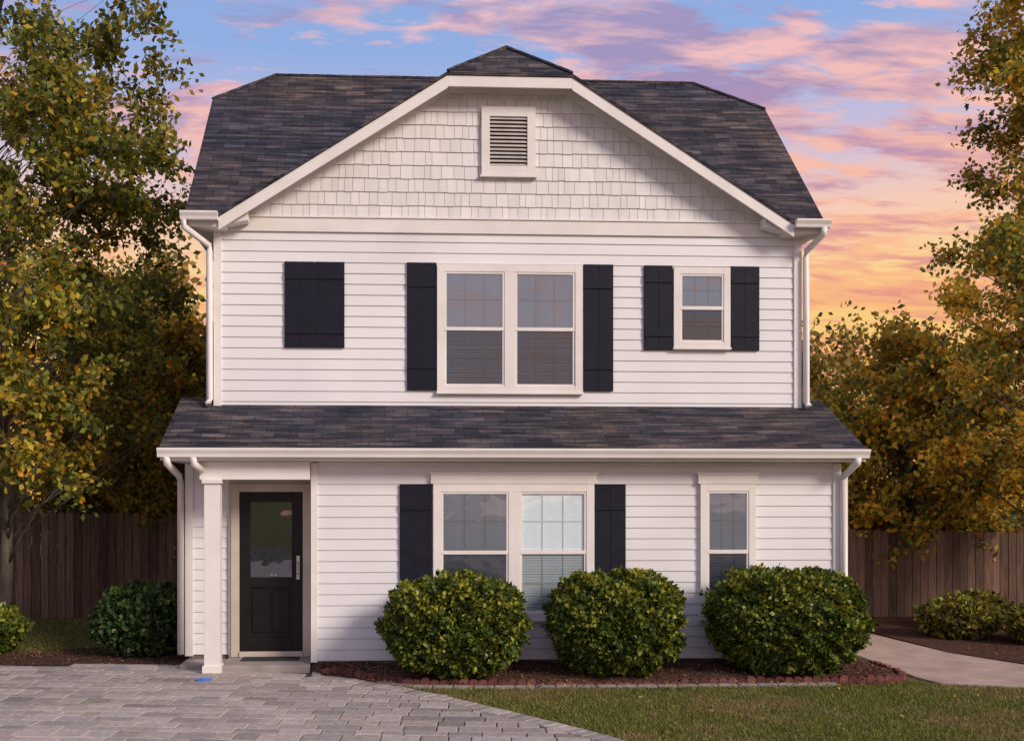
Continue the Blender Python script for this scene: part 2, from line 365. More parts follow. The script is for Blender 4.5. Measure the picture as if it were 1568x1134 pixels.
# windows
tr=MB(); gl=MB(); scn=MB(); bl=MB(); bk=MB(); mu=MB(); shd=MB()
def window(x0,x1,z0,z1,Y,panes,cw=0.085,head=True):
    y=Y-0.015
    tr.box(x0,x0+cw,Y-0.06,y,z0,z1); tr.box(x1-cw,x1,Y-0.06,y,z0,z1)
    tr.box(x0+cw,x1-cw,Y-0.059,y,z1-cw,z1); tr.box(x0+cw,x1-cw,Y-0.059,y,z0,z0+cw*0.8)
    tr.box(x0-0.01,x1+0.01,Y-0.072,y,z0-0.03,z0-0.001)
    for i in range(len(panes)-1): tr.box(panes[i][1],panes[i+1][0],Y-0.0585,y,z0+cw*0.8,z1-cw)
    if head:
        tr.box(x0-0.03,x1+0.03,Y-0.066,y,z1+0.002,z1+0.12); tr.box(x0-0.05,x1+0.05,Y-0.078,y,z1+0.121,z1+0.145)
    zb,zt=z0+cw*0.8,z1-cw; zmid=(zb+zt)/2
    for a,b in panes:
        s=0.028
        bk.box(a,b,Y-0.0195,Y-0.0155,zb,zt)
        for q0,q1,yy in ((zb,zmid-0.02,Y-0.046),(zmid+0.02,zt,Y-0.052)):
            tr.box(a+0.001,a+s,yy,Y-0.0205,q0,q1); tr.box(b-s,b-0.001,yy,Y-0.0205,q0,q1)
            if q1==zt: tr.box(a+s,b-s,yy+0.001,Y-0.0205,q1-s,q1-0.001)
            if q0==zb: tr.box(a+s,b-s,yy+0.001,Y-0.0205,q0+0.001,q0+s)
            for k in (1,2):
                xm=a+s+(b-a-2*s)*k/3; mu.box(xm-0.006,xm+0.006,Y-0.0345,Y-0.0315,q0,q1)
            zmn=(q0+q1)/2; mu.box(a+s,b-s,Y-0.0342,Y-0.0318,zmn-0.006,zmn+0.006)
        tr.box(a+0.002,b-0.002,Y-0.054,Y-0.0205,zmid-0.024,zmid+0.024)
        gl.poly([(a+s,Y-0.036,zb),(b-s,Y-0.036,zb),(b-s,Y-0.036,zt),(a+s,Y-0.036,zt)])
        scn.poly([(a+s,Y-0.041,zb),(b-s,Y-0.041,zb),(b-s,Y-0.041,zmid-0.02),(a+s,Y-0.041,zmid-0.02)])
        zz=zb+0.005
        while zz<zt-0.02:
            o=random.uniform(-0.001,0.001); g_=0.0352 if zz>zmid else 0.031
            bl.poly([(a+0.02,Y-0.0285,zz+o),(b-0.02,Y-0.0285,zz+o),(b-0.02,Y-0.0255,zz+g_+o),(a+0.02,Y-0.0255,zz+g_+o)],(1,1,1)); zz+=0.0345
window(0.69,2.66,3.58,5.295,YU,[(0.79,1.60),(1.745,2.555)],0.10,head=False)
window(3.91,4.69,4.20,5.285,YU,[(4.0,4.60)],0.09,head=False)
window(0.60,2.65,0.62,2.335,YL,[(0.70,1.555),(1.70,2.55)],0.10)
window(4.02,4.74,0.62,2.335,YL,[(4.11,4.65)],0.09)
tr.finish('window_frame',M_trim,H,bev=0.0025); gl.finish('window_glass',M_glass,H); scn.finish('window_screen',M_screen,H); bl.finish('window_blind',M_blind,H,recalc=False); bk.finish('window_backing',M_dark,H); mu.finish('window_muntin',M_trim,H)
def shutter(x0,x1,z0,z1,Y,n=2):
    y=Y-0.015; w=(x1-x0)/n
    for i in range(n): shd.box(x0+i*w+0.001,x0+(i+1)*w-0.001,Y-0.040,y,z0,z1)
    for zc in (z0+(z1-z0)*0.19,z1-(z1-z0)*0.17): shd.box(x0+0.004,x1-0.004,Y-0.052,Y-0.041,zc-0.04,zc+0.04)
for a in ((0.285,0.683,3.60,5.315),(2.677,3.085,3.60,5.315),(3.505,3.90,4.165,5.31),(4.70,5.10,4.165,5.31)): shutter(*a,YU)
shutter(-1.35,-0.953,4.165,5.31,YU); shutter(-0.949,-0.55,4.165,5.31,YU)
shutter(0.175,0.585,0.63,2.33,YL); shutter(2.665,3.06,0.63,2.33,YL)
shd.finish('shutters',M_shut,H,bev=0.004)
gv=MB(); x0,x1,z0,z1=1.29,2.02,6.50,7.42; y=YU-0.022
gv.box(x0,x0+0.11,y-0.04,y,z0,z1);gv.box(x1-0.11,x1,y-0.04,y,z0,z1);gv.box(x0+0.11,x1-0.11,y-0.039,y,z1-0.13,z1);gv.box(x0+0.11,x1-0.11,y-0.039,y,z0,z0+0.12)
gv.box(x0-0.02,x1+0.02,y-0.055,y,z0-0.03,z0-0.001)
gv.finish('gable_vent',M_trim,H); gv=MB(); zz=z0+0.135
while zz<z1-0.15:
    gv.poly([(x0+0.1,y-0.032,zz),(x1-0.1,y-0.032,zz),(x1-0.1,y-0.006,zz+0.028),(x0+0.1,y-0.006,zz+0.028)]); gv.poly([(x0+0.1,y-0.032,zz-0.010),(x1-0.1,y-0.032,zz-0.010),(x1-0.1,y-0.032,zz),(x0+0.1,y-0.032,zz)]); zz+=0.052
gv.finish('vent_louvers',M_vent,H); vb=MB(); vb.box(x0+0.1,x1-0.1,y-0.002,y+0.001,z0+0.1,z1-0.1); vb.finish('vent_backing',M_dark,H)
# door
df=MB(); y=YD-0.015
df.box(-2.02,-1.91,YD-0.07,y,0.08,2.34); df.box(-1.085,-0.985,YD-0.07,y,0.08,2.34); df.box(-1.91,-1.085,YD-0.069,y,2.235,2.34); df.box(-1.91,-1.085,YD-0.09,y,0.078,0.15)
df.box(-2.05,-2.021,YD-0.05,y,0.08,2.37); df.box(-0.984,-0.96,YD-0.05,y,0.08,2.37); df.box(-2.02,-0.985,YD-0.05,y,2.341,2.37)
df.finish('door_frame',M_cream,H,bev=0.004)
dd=MB(); a,b=-1.905,-1.09
dd.box(a,b,YD-0.035,y,0.152,2.232)
Yf=YD-0.062
dd.box(a,a+0.14,Yf,YD-0.036,0.155,2.23);dd.box(b-0.14,b,Yf,YD-0.036,0.155,2.23);dd.box(a+0.14,b-0.14,Yf+0.001,YD-0.036,2.10,2.23);dd.box(a+0.14,b-0.14,Yf+0.001,YD-0.036,0.155,0.33);dd.box(a+0.14,b-0.14,Yf+0.001,YD-0.036,0.99,1.12)
dd.box(a+0.17,-1.51,YD-0.052,YD-0.036,0.40,0.94);dd.box(-1.48,b-0.17,YD-0.052,YD-0.036,0.40,0.94)
dd.finish('front_door',M_door,H,bev=0.004)
dg=MB(); dg.poly([(a+0.14,YD-0.05,1.12),(b-0.14,YD-0.05,1.12),(b-0.14,YD-0.05,2.10),(a+0.14,YD-0.05,2.10)]); dg.finish('door_glass',M_dglass,H)
dh=MB(); dh.box(b-0.075,b-0.035,Yf-0.012,Yf,1.09,1.40); dh.tube([(b-0.055,Yf-0.01,1.16),(b-0.055,Yf-0.05,1.18),(b-0.055,Yf-0.05,1.30),(b-0.055,Yf-0.01,1.32)],0.011,8); dh.tube([(b-0.055,Yf-0.01,1.12),(b-0.055,Yf-0.05,1.12)],0.02,10)
for q in (0,0.05): dh.box(-1.50+q,-1.475+q,Yf-0.006,Yf,1.14,1.165)
dh.finish('door_handle',M_metal,H)
# ================================================================== GROUND
g=MB(); g.poly([(-400,-400,-0.03),(400,-400,-0.03),(400,400,-0.03),(-400,400,-0.03)]); g.finish('ground',M_ground)
rd=MB(); rd.poly([(-200,-16,-0.022),(200,-16,-0.022),(200,-8,-0.022),(-200,-8,-0.022)]); rd.finish('street',M_asph)
sw=MB(); sw.box(-200,200,-7.9,-7.7,-0.05,0.09); sw.box(-200,200,-7.2,-5.8,-0.05,-0.002); sw.finish('street_sidewalk',M_conc)
cY=[-5.8,2,5,7,8.54,9.07,9.61,10.29,10.92,11.46,11.72,11.9,12.6]; cX=[4,3.9,3.5,2.9,2.1,1.73,1.31,.77,.22,-.39,-.85,-.93,-.93]
def cx(y): return np.interp(y,cY,cX)
DW=empty('paver_driveway')
sd=MB(); pts=[(float(cx(y))-0.02,y,-0.016) for y in np.linspace(6.4,12.6,50)]; sd.poly(pts+[(-14,12.6,-0.016),(-14,6.4,-0.016)]); sd.finish('joint_sand',M_sand,DW)
nd=MB(); pts=[(float(cx(y))-0.02,y,-0.006) for y in np.linspace(-5.8,6.55,30)]; nd.poly(pts+[(-6,6.55,-0.006),(-6,-5.8,-0.006)]); nd.finish('driveway_apron',noisy('driveway_surface',(0.28,0.25,0.23),(0.40,0.36,0.34),5,0.8,0.2,50),DW)
pv=MB(); ang=math.radians(6); ca,sa=math.cos(ang),math.sin(ang)
def stone(cxx,cyy,hw,hd,ct,stt,col):
    q=0.008; dzv=random.uniform(-0.002,0.002); i=len(pv.v)
    for (e,zz) in ((0,-0.03),(0,-0.007),(q,0.0)):
        for sx,sy in ((-1,-1),(1,-1),(1,1),(-1,1)):
            lx=sx*(hw-e); ly=sy*(hd-e); pv.v.append((cxx+lx*ct-ly*stt,cyy+lx*stt+ly*ct,zz+dzv)); pv.c.append(col)
    for r in (0,4):
        for k in range(4): k2=(k+1)%4; pv.f.append((i+r+k,i+r+k2,i+r+4+k2,i+r+4+k))
    pv.f.append((i+8,i+9,i+10,i+11))
def pcol():
    k=random.uniform(0.76,1.14)*(0.75 if random.random()<0.18 else 1); w=random.uniform(-0.01,0.03)
    return (0.38*k+w,0.335*k+w*0.6,0.315*k)
v=3.0
while v<15:
    rh=random.choice([0.155,0.205,0.255]); u=-14.0+random.uniform(0,.3)
    while u<6:
        w=random.choice([0.205,0.255,0.31,0.36,0.41]); mu_,mv=u+w/2,v+rh/2
        X=mu_*ca+(mv-12)*sa; Y=-mu_*sa+(mv-12)*ca+12
        if 6.5<Y<12.55 and X<cx(Y)-0.13 and not (X>-2.6 and Y>12.3) and X>-9:
            stone(X,Y,w/2-0.0048,rh/2-0.0048,ca,-sa,pcol())
        u+=w
    v+=rh
ys=np.linspace(6.5,11.72,400); P=np.stack([cx(ys),ys],1); d=np.r_[0,np.cumsum(np.hypot(*np.diff(P,axis=0).T))]
for s_ in np.arange(0,d[-1],0.125):
    Y=np.interp(s_+0.06,d,P[:,1]);X=np.interp(s_+0.06,d,P[:,0]);X2=np.interp(s_+0.1,d,P[:,0]);Y2=np.interp(s_+0.1,d,P[:,1])
    X1=np.interp(s_+0.02,d,P[:,0]);Y1=np.interp(s_+0.02,d,P[:,1])
    tt=math.atan2(Y2-Y1,X2-X1)
    i=len(pv.v); stone(X-0.11*math.sin(tt),Y+0.11*math.cos(tt),0.058,0.105,math.cos(tt),math.sin(tt),pcol())
    for k in range(i,len(pv.v)): vv=pv.v[k]; pv.v[k]=(vv[0],vv[1],vv[2]+0.006)
pv.finish('pavers',M_pave,DW,recalc=False)
bd=MB()
bd.tube([(-2.16,11.45,0.004),(-2.16,11.45,0.018)],[0.10,0.09],20); bd.tube([(-2.16,11.45,0.018),(-2.16,11.45,0.024)],[0.05,0.045],16); bd.finish('blue_drain_cover',M_blue)
pa=MB(); path=[(6.5,18),(6.48,12.6),(6.42,11.3),(6.5,10.9),(7.3,10.62),(9,10.45),(14,10.2),(14,11.5),(9.2,11.7),(8.3,12.0),(7.85,13),(7.70,14.7),(7.68,18)]
n=len(path); pa.poly([(x,y,-0.005) for x,y in path])
for k in range(n): a,b=path[k],path[(k+1)%n]; pa.poly([(*a,-0.04),(*b,-0.04),(*b,-0.005),(*a,-0.005)])
pa.finish('concrete_path',noisy('path_concrete',(0.30,0.215,0.17),(0.46,0.34,0.28),2.5,0.85,0.3,40))
fX=[-.95,-.85,-.39,.22,1,3,5,6.0,6.25,6.32]; fY=[11.95,11.80,11.56,11.02,10.93,10.90,10.92,10.98,11.15,11.6]
def fy(x): return np.interp(x,fX,fY)
MBd=empty('mulch_bed'); mb=MB(); nx,ny=180,40
xs=np.linspace(-.93,6.34,nx)
def mz_(x,y):
    d=max(0,min(1,(y-fy(x))/0.35)); e=max(0,min(1,(6.36-x)/0.3)); return -0.02+0.095*d*(2-d)*e+0.012*math.sin(x*9+y*4)*math.sin(y*11-x*3)*d
for i in range(nx):
    for j in range(ny):
        y=fy(xs[i])+(12.14-fy(xs[i]))*j/(ny-1); mb.v.append((xs[i],y,mz_(xs[i],y)+random.uniform(-0.006,0.006))); mb.c.append((1,1,1))
for i in range(nx-1):
    for j in range(ny-1): a=i*ny+j; mb.f.append((a,a+ny,a+ny+1,a+1))
mb.finish('mulch_soil',M_mulch,MBd,smooth=True,recalc=False)
m2=MB(); m2.poly([(-14,12.62,-0.012),(-2.3,12.62,-0.012),(-2.3,14.2,-0.012),(-4.0,14.1,-0.012),(-6,13.5,-0.012),(-14,13.4,-0.012)]); m2.poly([(7.9,13.1,-0.012),(8.4,12.1,-0.012),(9.3,11.8,-0.012),(14,11.6,-0.012),(14,16.9,-0.012),(7.75,16.9,-0.012)])
m2.finish('side_mulch',M_mulch,MBd)
ch=MB()
def chips(n,fn,cols,s0=0.012,s1=0.035):
    for _ in range(n):
        x,y,z=fn(); a=random.uniform(0,6.28); l=random.uniform(s0,s1); w=l*random.uniform(.25,.7); c=random.choice(cols); k=random.uniform(.6,1.3); c=tuple(q*k for q in c)
        t1=random.uniform(-.4,.4)*l; t2=random.uniform(-.3,.3)*l
        dx,dy=math.cos(a)*l,math.sin(a)*l; ex,ey=-math.sin(a)*w,math.cos(a)*w
        ch.poly([(x,y,z+.008),(x+dx,y+dy,z+.01+t1),(x+dx+ex,y+dy+ey,z+.01+t1+t2),(x+ex,y+ey,z+.008+t2)],c)
def fb():
    x=random.uniform(-.8,6.3); y=random.uniform(fy(x)+.02,12.1); return x,y,mz_(x,y)
mc=[(0.10,0.045,0.03),(0.15,0.065,0.04),(0.05,0.028,0.02),(0.22,0.12,0.07)]
chips(9000,fb,mc); chips(4000,lambda:(random.uniform(-9,-2.7),random.uniform(12.65,13.9),-0.01),mc); chips(3000,lambda:(random.uniform(8.3,13),random.uniform(12.2,16),-0.01),mc)
lc=[(0.25,0.12,0.03),(0.3,0.2,0.05),(0.2,0.07,0.03)]
chips(500,lambda:(lambda x:(x,random.uniform(fy(x)-.3,fy(x)+.5),0.03))(random.uniform(-.5,6.3)),lc,0.02,0.045)
chips(120,lambda:(random.uniform(2,9),random.uniform(8.3,10.8),0.015),lc,0.02,0.045)
ch.finish('mulch_chips',M_chip,MBd,recalc=False)
eg=MB()
P=[(x,float(fy(x))) for x in np.linspace(-.80,6.0,300)]+[(6.12,11.03),(6.25,11.15),(6.31,11.35),(6.32,11.7),(6.30,12.1)]
P=np.array(P); d=np.r_[0,np.cumsum(np.hypot(*np.diff(P,axis=0).T))]
for s_ in np.arange(0,d[-1]-0.1,0.112):
    a=[np.interp(s_,d,P[:,0]),np.interp(s_,d,P[:,1])]; b=[np.interp(s_+.104,d,P[:,0]),np.interp(s_+.104,d,P[:,1])]
    tt=math.atan2(b[1]-a[1],b[0]-a[0]); nx_,ny_=-math.sin(tt),math.cos(tt)
    low = 1.7<a[0]<3.4
    hgt=random.uniform(.06,.085)*(0.45 if low else 1); k=random.uniform(.5,1.2); c=(0.17*k,0.06*k,0.05*k)
    pr=[(0,-.04),(0,hgt*.7),(.02,hgt*.93),(.052,hgt),(.084,hgt*.93),(.104,hgt*.7),(.104,-.04)]
    i=len(eg.v); m=len(pr)
    for off in (0.03,0.09):
        for u_,w_ in pr: eg.v.append((a[0]+math.cos(tt)*u_+nx_*off,a[1]+math.sin(tt)*u_+ny_*off,w_)); eg.c.append(c)
    eg.f.append(tuple(i+q for q in range(m))); eg.f.append(tuple(i+m+q for q in reversed(range(m))))
    for q in range(m): q2=(q+1)%m; eg.f.append((i+q2,i+q,i+m+q,i+m+q2))
for s_ in np.arange(0.9,6.3,0.235):
    a=[np.interp(s_,d,P[:,0]),np.interp(s_,d,P[:,1])]; b=[np.interp(s_+.225,d,P[:,0]),np.interp(s_+.225,d,P[:,1])]
    tt=math.atan2(b[1]-a[1],b[0]-a[0]); k=random.uniform(.8,1.15); c=(0.26*k,0.235*k,0.21*k)
    i=len(eg.v)
    for zz,e in ((-.04,0),(.006,0),(.014,.008)):
        for u_,w_ in ((e,-.06+e),(.225-e,-.06+e),(.225-e,.02-e),(e,.02-e)):
            eg.v.append((a[0]+math.cos(tt)*u_-math.sin(tt)*w_,a[1]+math.sin(tt)*u_+math.cos(tt)*w_,zz+random.uniform(-.001,.001))); eg.c.append(c)
    for r in (0,4):
        for k in range(4): k2=(k+1)%4; eg.f.append((i+r+k,i+r+k2,i+r+4+k2,i+r+4+k))
    eg.f.append((i+8,i+9,i+10,i+11))
eg.finish('garden_edging',M_edge,None,recalc=False)
# ------------------------------------------------------------------ fast leaf mesh
def npmesh(name,V,F,C,mat,parent=None):
    me=bpy.data.meshes.new(name); nv=len(V); nf,k=F.shape
    me.vertices.add(nv); me.vertices.foreach_set('co',V.astype(np.float32).ravel())
    me.loops.add(nf*k); me.loops.foreach_set('vertex_index',F.astype(np.int32).ravel())
    me.polygons.add(nf); me.polygons.foreach_set('loop_start',np.arange(0,nf*k,k,dtype=np.int32))
    me.update(calc_edges=True); me.materials.append(mat)
    ca=me.color_attributes.new('Col','FLOAT_COLOR','POINT'); arr=np.ones((nv,4),np.float32); arr[:,:3]=C; ca.data.foreach_set('color',arr.ravel())
    ob=bpy.data.objects.new(name,me); scene.collection.objects.link(ob)
    if parent: ob.parent=parent
    return ob
def unit(a): return a/np.linalg.norm(a,axis=1,keepdims=True)
def leaves(name,P,size,C,mat,parent=None,out=None,wid=0.32):
    n=len(P); u=unit(rng.normal(size=(n,3))+(0 if out is None else out*0.7)); w=rng.normal(size=(n,3)); v=unit(np.cross(u,w)); nn=np.cross(u,v)
    s=(size*rng.uniform(.7,1.3,n))[:,None]
    V=np.stack([P,P+u*s*.5+v*s*wid+nn*s*.08,P+u*s,P+u*s*.5-v*s*wid+nn*s*.08],1).reshape(-1,3)
    F=np.arange(4*n).reshape(n,4); return npmesh(name,V,F,np.repeat(C,4,0),mat,parent)
def pick(n,pal,w):
    pal=np.array(pal); idx=rng.choice(len(pal),n,p=np.array(w)/sum(w)); return pal[idx]*rng.uniform(.6,1.35,(n,1))
G=[(0.17,0.20,0.035),(0.27,0.27,0.042),(0.08,0.105,0.024),(0.46,0.35,0.04),(0.64,0.32,0.03),(0.60,0.42,0.04)]  # autumn leaf colours; brightened oranges and yellows also paint in sunset glow
def bush(name,c,r,n,size,pal=None,seed=0,pw=2.6,tipc=(0.30,0.29,0.03)):
    E=empty(name); cx0,cy0,cz=c; rx,ry,rz=r
    d=unit(rng.normal(size=(n,3)))
    m=(np.abs(d)**pw).sum(1)**(1/pw)
    lump=1+0.055*np.sin(d[:,0]*6+seed)*np.sin(d[:,2]*7+seed*2)+0.05*np.sin(d[:,1]*9+d[:,0]*11+seed)+0.045*np.sin(d[:,0]*19+d[:,2]*17+seed)
    rad=(1/m)*lump*(1-np.abs(rng.normal(0,0.055,n)))+np.where(rng.random(n)<.06,rng.uniform(0,.08,n),0)
    P=d*rad[:,None]*np.array([rx,ry,rz])+np.array(c)
    tz=np.clip((P[:,2]-0.02)/(cz*1.0),0,1); f=0.78+0.22*np.sqrt(tz); P[:,0]=cx0+(P[:,0]-cx0)*f; P[:,1]=cy0+(P[:,1]-cy0)*f
    P[:,2]=np.maximum(P[:,2],0.03+rng.uniform(0,.05,n))
    pal=pal or [(0.065,0.105,0.016),(0.11,0.155,0.020),(0.17,0.205,0.022),(0.03,0.055,0.012),(0.28,0.26,0.03)]
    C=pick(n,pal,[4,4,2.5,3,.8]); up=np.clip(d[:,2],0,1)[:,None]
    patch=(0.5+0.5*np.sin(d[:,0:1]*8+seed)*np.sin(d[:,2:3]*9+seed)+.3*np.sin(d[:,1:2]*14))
    lit_tip=(rng.random((n,1))<0.7*(up+0.2)*patch); C=np.where(lit_tip,np.array(tipc)*rng.uniform(.7,1.25,(n,1)),C)  # yellow-green tips; the bias to the top paints in light from above
    leaves('foliage',P,size,C,M_hedge,E,out=d,wid=.36)
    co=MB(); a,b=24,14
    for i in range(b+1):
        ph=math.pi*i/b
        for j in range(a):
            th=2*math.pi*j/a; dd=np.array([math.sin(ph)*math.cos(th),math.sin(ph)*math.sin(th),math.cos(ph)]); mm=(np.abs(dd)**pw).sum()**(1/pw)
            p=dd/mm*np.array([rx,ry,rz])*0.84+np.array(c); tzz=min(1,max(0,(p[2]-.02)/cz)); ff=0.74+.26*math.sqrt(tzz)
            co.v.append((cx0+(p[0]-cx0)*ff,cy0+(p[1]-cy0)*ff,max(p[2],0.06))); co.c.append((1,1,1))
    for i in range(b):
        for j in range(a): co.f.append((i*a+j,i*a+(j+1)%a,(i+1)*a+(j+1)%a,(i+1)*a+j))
    co.finish('dark_core',M_core,E,smooth=True)  # solid near-black core filling the bush behind its leaves
    stm=MB()
    for k in range(7):
        t0=random.uniform(0,6.28); stm.tube([(cx0+.1*math.cos(t0),cy0+.1*math.sin(t0),-.02),(cx0+.45*rx*math.cos(t0),cy0+.45*ry*math.sin(t0),.3)],[.018,.01],6)
    stm.finish('stems',M_bark,E)
bush('boxwood_bush',(0.82,11.40,0.64),(0.81,0.68,0.57),25000,0.060,seed=1)
bush('boxwood_bush',(2.75,11.40,0.66),(0.76,0.66,0.58),23000,0.060,seed=2.3)
bush('boxwood_bush',(4.85,11.40,0.66),(0.88,0.68,0.60),27000,0.060,seed=4.1)
dk=[(0.03,0.07,0.020),(0.05,0.095,0.025),(0.075,0.125,0.03),(0.018,0.04,0.014),(0.12,0.16,0.035)]
bush('evergreen_shrub',(-3.36,13.5,0.42),(0.64,0.55,0.50),8000,0.09,dk,3,2.2,(0.12,0.17,0.03))
bush('evergreen_shrub',(-5.75,13.7,0.28),(0.65,0.5,0.36),5000,0.08,None,5,2.2)
yl=[(0.10,0.10,0.02),(0.17,0.14,0.025),(0.24,0.18,0.03),(0.05,0.05,0.015),(0.32,0.19,0.03)]
for k,(x,y,r) in enumerate([(8.9,14.5,.55),(9.9,13.8,.65),(10.9,13.0,.6),(9.7,15.4,.6)]): bush('low_shrub',(x,y,0.25),(r,.5,.31),4500,0.075,yl,6+k,2.1)
# ------------------------------------------------------------------ grass
def grass(name,n,fn,parent=None):
    X,Y=fn(n); n=len(X); a=rng.uniform(0,6.28,n); h=rng.uniform(.018,.048,n); w=rng.uniform(.004,.009,n)
    b=np.stack([X,Y,np.full(n,-.03)],1); dx=np.stack([np.cos(a)*w,np.sin(a)*w,np.zeros(n)],1); tip=b+np.stack([rng.normal(0,.015,n),rng.normal(0,.015,n),h],1)
    V=np.stack([b-dx,b+dx,tip],1).reshape(-1,3)
    pat=np.clip(0.46+0.35*np.sin(X*1.7+Y*.8)*np.sin(Y*2.3-X*.6)+.25*np.sin(X*5.1-Y*3.3)*np.sin(X*2.2+Y*6.1)+rng.normal(0,.18,n),0,1)[:,None]
    Ca=pick(n,[(0.17,0.19,0.040),(0.24,0.235,0.05),(0.10,0.12,0.03)],[4,4,2]); Cb=pick(n,[(0.30,0.23,0.09),(0.25,0.20,0.07),(0.36,0.27,0.13)],[3,4,1])
    C=np.where(pat>.62,Cb,Ca); npmesh(name,V,np.arange(3*n).reshape(n,3),np.repeat(C,3,0),M_grass,parent)
def f1(n):
    X=rng.uniform(0,12,n);Y=rng.uniform(7.9,11.1,n); fyv=np.interp(X,fX,fY)-.06
    fyv=np.where(X>6.3,np.interp(X,[6.3,6.5,7.3,9,14],[11.0,10.88,10.6,10.43,10.2]),fyv)
    k=(X>np.interp(Y,cY,cX)+.02)&(Y<fyv)&(X<Y*.85); return X[k],Y[k]
Gr=empty('lawn_grass'); grass('front_lawn',200000,f1,Gr)
grass('back_lawn',25000,lambda n:(rng.uniform(-8,-2.5,n),rng.uniform(13.5,17.5,n)),Gr)
# ------------------------------------------------------------------ fences
def fence(name,x0,x1,y,h,slope=0):
    f=MB(); x=x0
    while x<x1:
        w=random.uniform(.13,.145); k=random.uniform(.5,1.35); c=(0.15*k,0.093*k,0.066*k)
        hh=h+slope*(x-x0)+random.uniform(-.012,.012); yy=y+random.uniform(-.004,.004)
        pr=[(x,-.02),(x+w,-.02),(x+w,hh-.03),(x+w-.02,hh),(x+.02,hh),(x,hh-.03)]
        f.prism(pr,yy,yy+.018,c); x+=w+random.uniform(.005,.016)
    for zz in (.35,1.0,h-.25): f.box(x0,x1,y+.026,y+.06,zz-.045,zz+.045,(0.06,0.045,0.035))
    xx=x0+.5
    while xx<x1: f.box(xx,xx+.09,y+.062,y+.15,-.05,h-.06,(0.06,0.045,0.035)); xx+=2.4
    f.finish(name,M_fence)
fence('wooden_fence',-18,-2.3,17.5,1.87)
fence('wooden_fence',5.8,20,17.0,1.62,-0.02)
# ------------------------------------------------------------------ trees
def tree(name,base,top,rad,clumps,nleaf,size,pal,w,crad=.42,hot=None,thin=1.0):
    E=empty(name); br=MB(); bx,by=base
    K=9; tp=[]
    for k in range(K+1):
        f=k/K; tp.append(Vector((bx+.12*math.sin(f*7),by+.1*math.cos(f*6)-.1,-.05+top*f)))
    br.tube(tp,[rad*(1-.88*k/K)*(1.35 if k==0 else 1) for k in range(K+1)],12)
    PP=[];CC=[]
    for c in clumps:
        cv=Vector(c); hd=math.hypot(cv.x-bx,cv.y-by); zb=max(.8,min(top*.92,cv.z-hd*random.uniform(.5,.9)-.2)); f=zb/top
        k=min(K-1,int(f*K)); s=tp[k].lerp(tp[k+1],f*K-k); m=s.lerp(cv,.5)+Vector((random.uniform(-.2,.2),random.uniform(-.2,.2),.12))
        r0=max(.010,min(.045,rad*.4*(1-f)))*thin; br.tube([s,s.lerp(m,.5)+Vector((random.uniform(-.06,.06),0,.04)),m,m.lerp(cv,.5)+Vector((random.uniform(-.06,.06),0,.03)),cv],[r0,r0*.8,r0*.6,r0*.4,.004],6)
        nl=int(nleaf*random.uniform(.6,1.4)); sub=random.randint(6,10); tw=[]
        for _ in range(sub):
            dv=Vector((random.gauss(0,1),random.gauss(0,1),random.gauss(0,.75))).normalized()*crad*random.uniform(.5,1.5); e=cv+dv; tw.append((cv,e))
            br.tube([cv,cv.lerp(e,.5)+Vector((0,0,.03)),e],[.007,.005,.002],4)
        ww=np.array(w,float).copy()
        if hot is not None: ww=ww*np.array(hot(c))
        q=random.random()
        if q<.3: ww[3:]*=3.0
        elif q<.5: ww[3:]*=.3
        kk=random.uniform(.65,1.3)
        for a,b in tw:
            m_=nl//sub; tt=rng.uniform(.15,1.08,m_)[:,None]; A=np.array(a);B=np.array(b)
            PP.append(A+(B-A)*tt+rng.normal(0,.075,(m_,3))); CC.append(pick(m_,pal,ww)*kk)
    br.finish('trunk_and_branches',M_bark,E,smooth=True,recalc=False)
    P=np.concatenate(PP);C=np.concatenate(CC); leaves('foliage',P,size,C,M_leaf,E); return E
def crown(n,cx0,cy0,prof,ry=1.0,inner=.08):
    out=[]
    zs=[p[0] for p in prof]; rs=[p[1] for p in prof]
    while len(out)<n:
        z=random.uniform(zs[0],zs[-1]); r=np.interp(z,zs,rs)
        if random.random()>(r/max(rs))**1.2: continue
        a=random.uniform(0,6.28); q=r*math.sqrt(random.uniform(inner,1))*random.uniform(.85,1.08)
        out.append((cx0+q*math.cos(a),cy0+q*ry*math.sin(a),z))
    return out
tree('oak_tree',(-5.75,14.6),10.6,.095,crown(205,-5.6,14.8,[(2.3,1.5),(3.2,2.4),(5.0,2.6),(7,2.55),(8.5,2.45),(9.8,2.1),(11.4,1.2)]),255,.108,G,[4,4,1.7,1.4,.3,.6],crad=.46,
     hot=lambda c:[1,1,1,1,1,1] if c[2]>4.5 else [1,1,1,2.0,4,3],thin=.6)
sunset_hot=lambda c:[1,1,1,1.2,1.2,1.2] if c[2]>5.5 else [.8,.9,.8,1.6,2.2,2.2]  # orange leaf weights that put sunset glow into the right oak's colour
tree('oak_tree',(11.4,14.8),11.0,.14,crown(215,11.3,14.8,[(2.0,1.6),(3.2,2.7),(5.0,2.5),(6.2,2.5),(7.0,1.7),(8.5,2.0),(10,1.9),(11.4,1.3)]),260,.10,G,[2.4,3,1.2,2.8,2.2,2.0],crad=.42,hot=sunset_hot,thin=.6)
tree('maple_tree',(10.1,18.3),5.0,.12,crown(95,10.1,18.1,[(1.3,1.5),(2.4,2.1),(3.6,1.9),(4.6,1.2),(5.2,.6)]),320,.12,G,[1.6,2.2,.8,3,4.2,3.2],crad=.48)
tree('maple_tree',(8.0,18.4),3.9,.09,crown(60,8.0,18.1,[(1.2,1.1),(2.2,1.5),(3.1,1.3),(4.0,.6)]),320,.115,G,[2.4,2.6,.9,3,2.6,2.4],crad=.42)
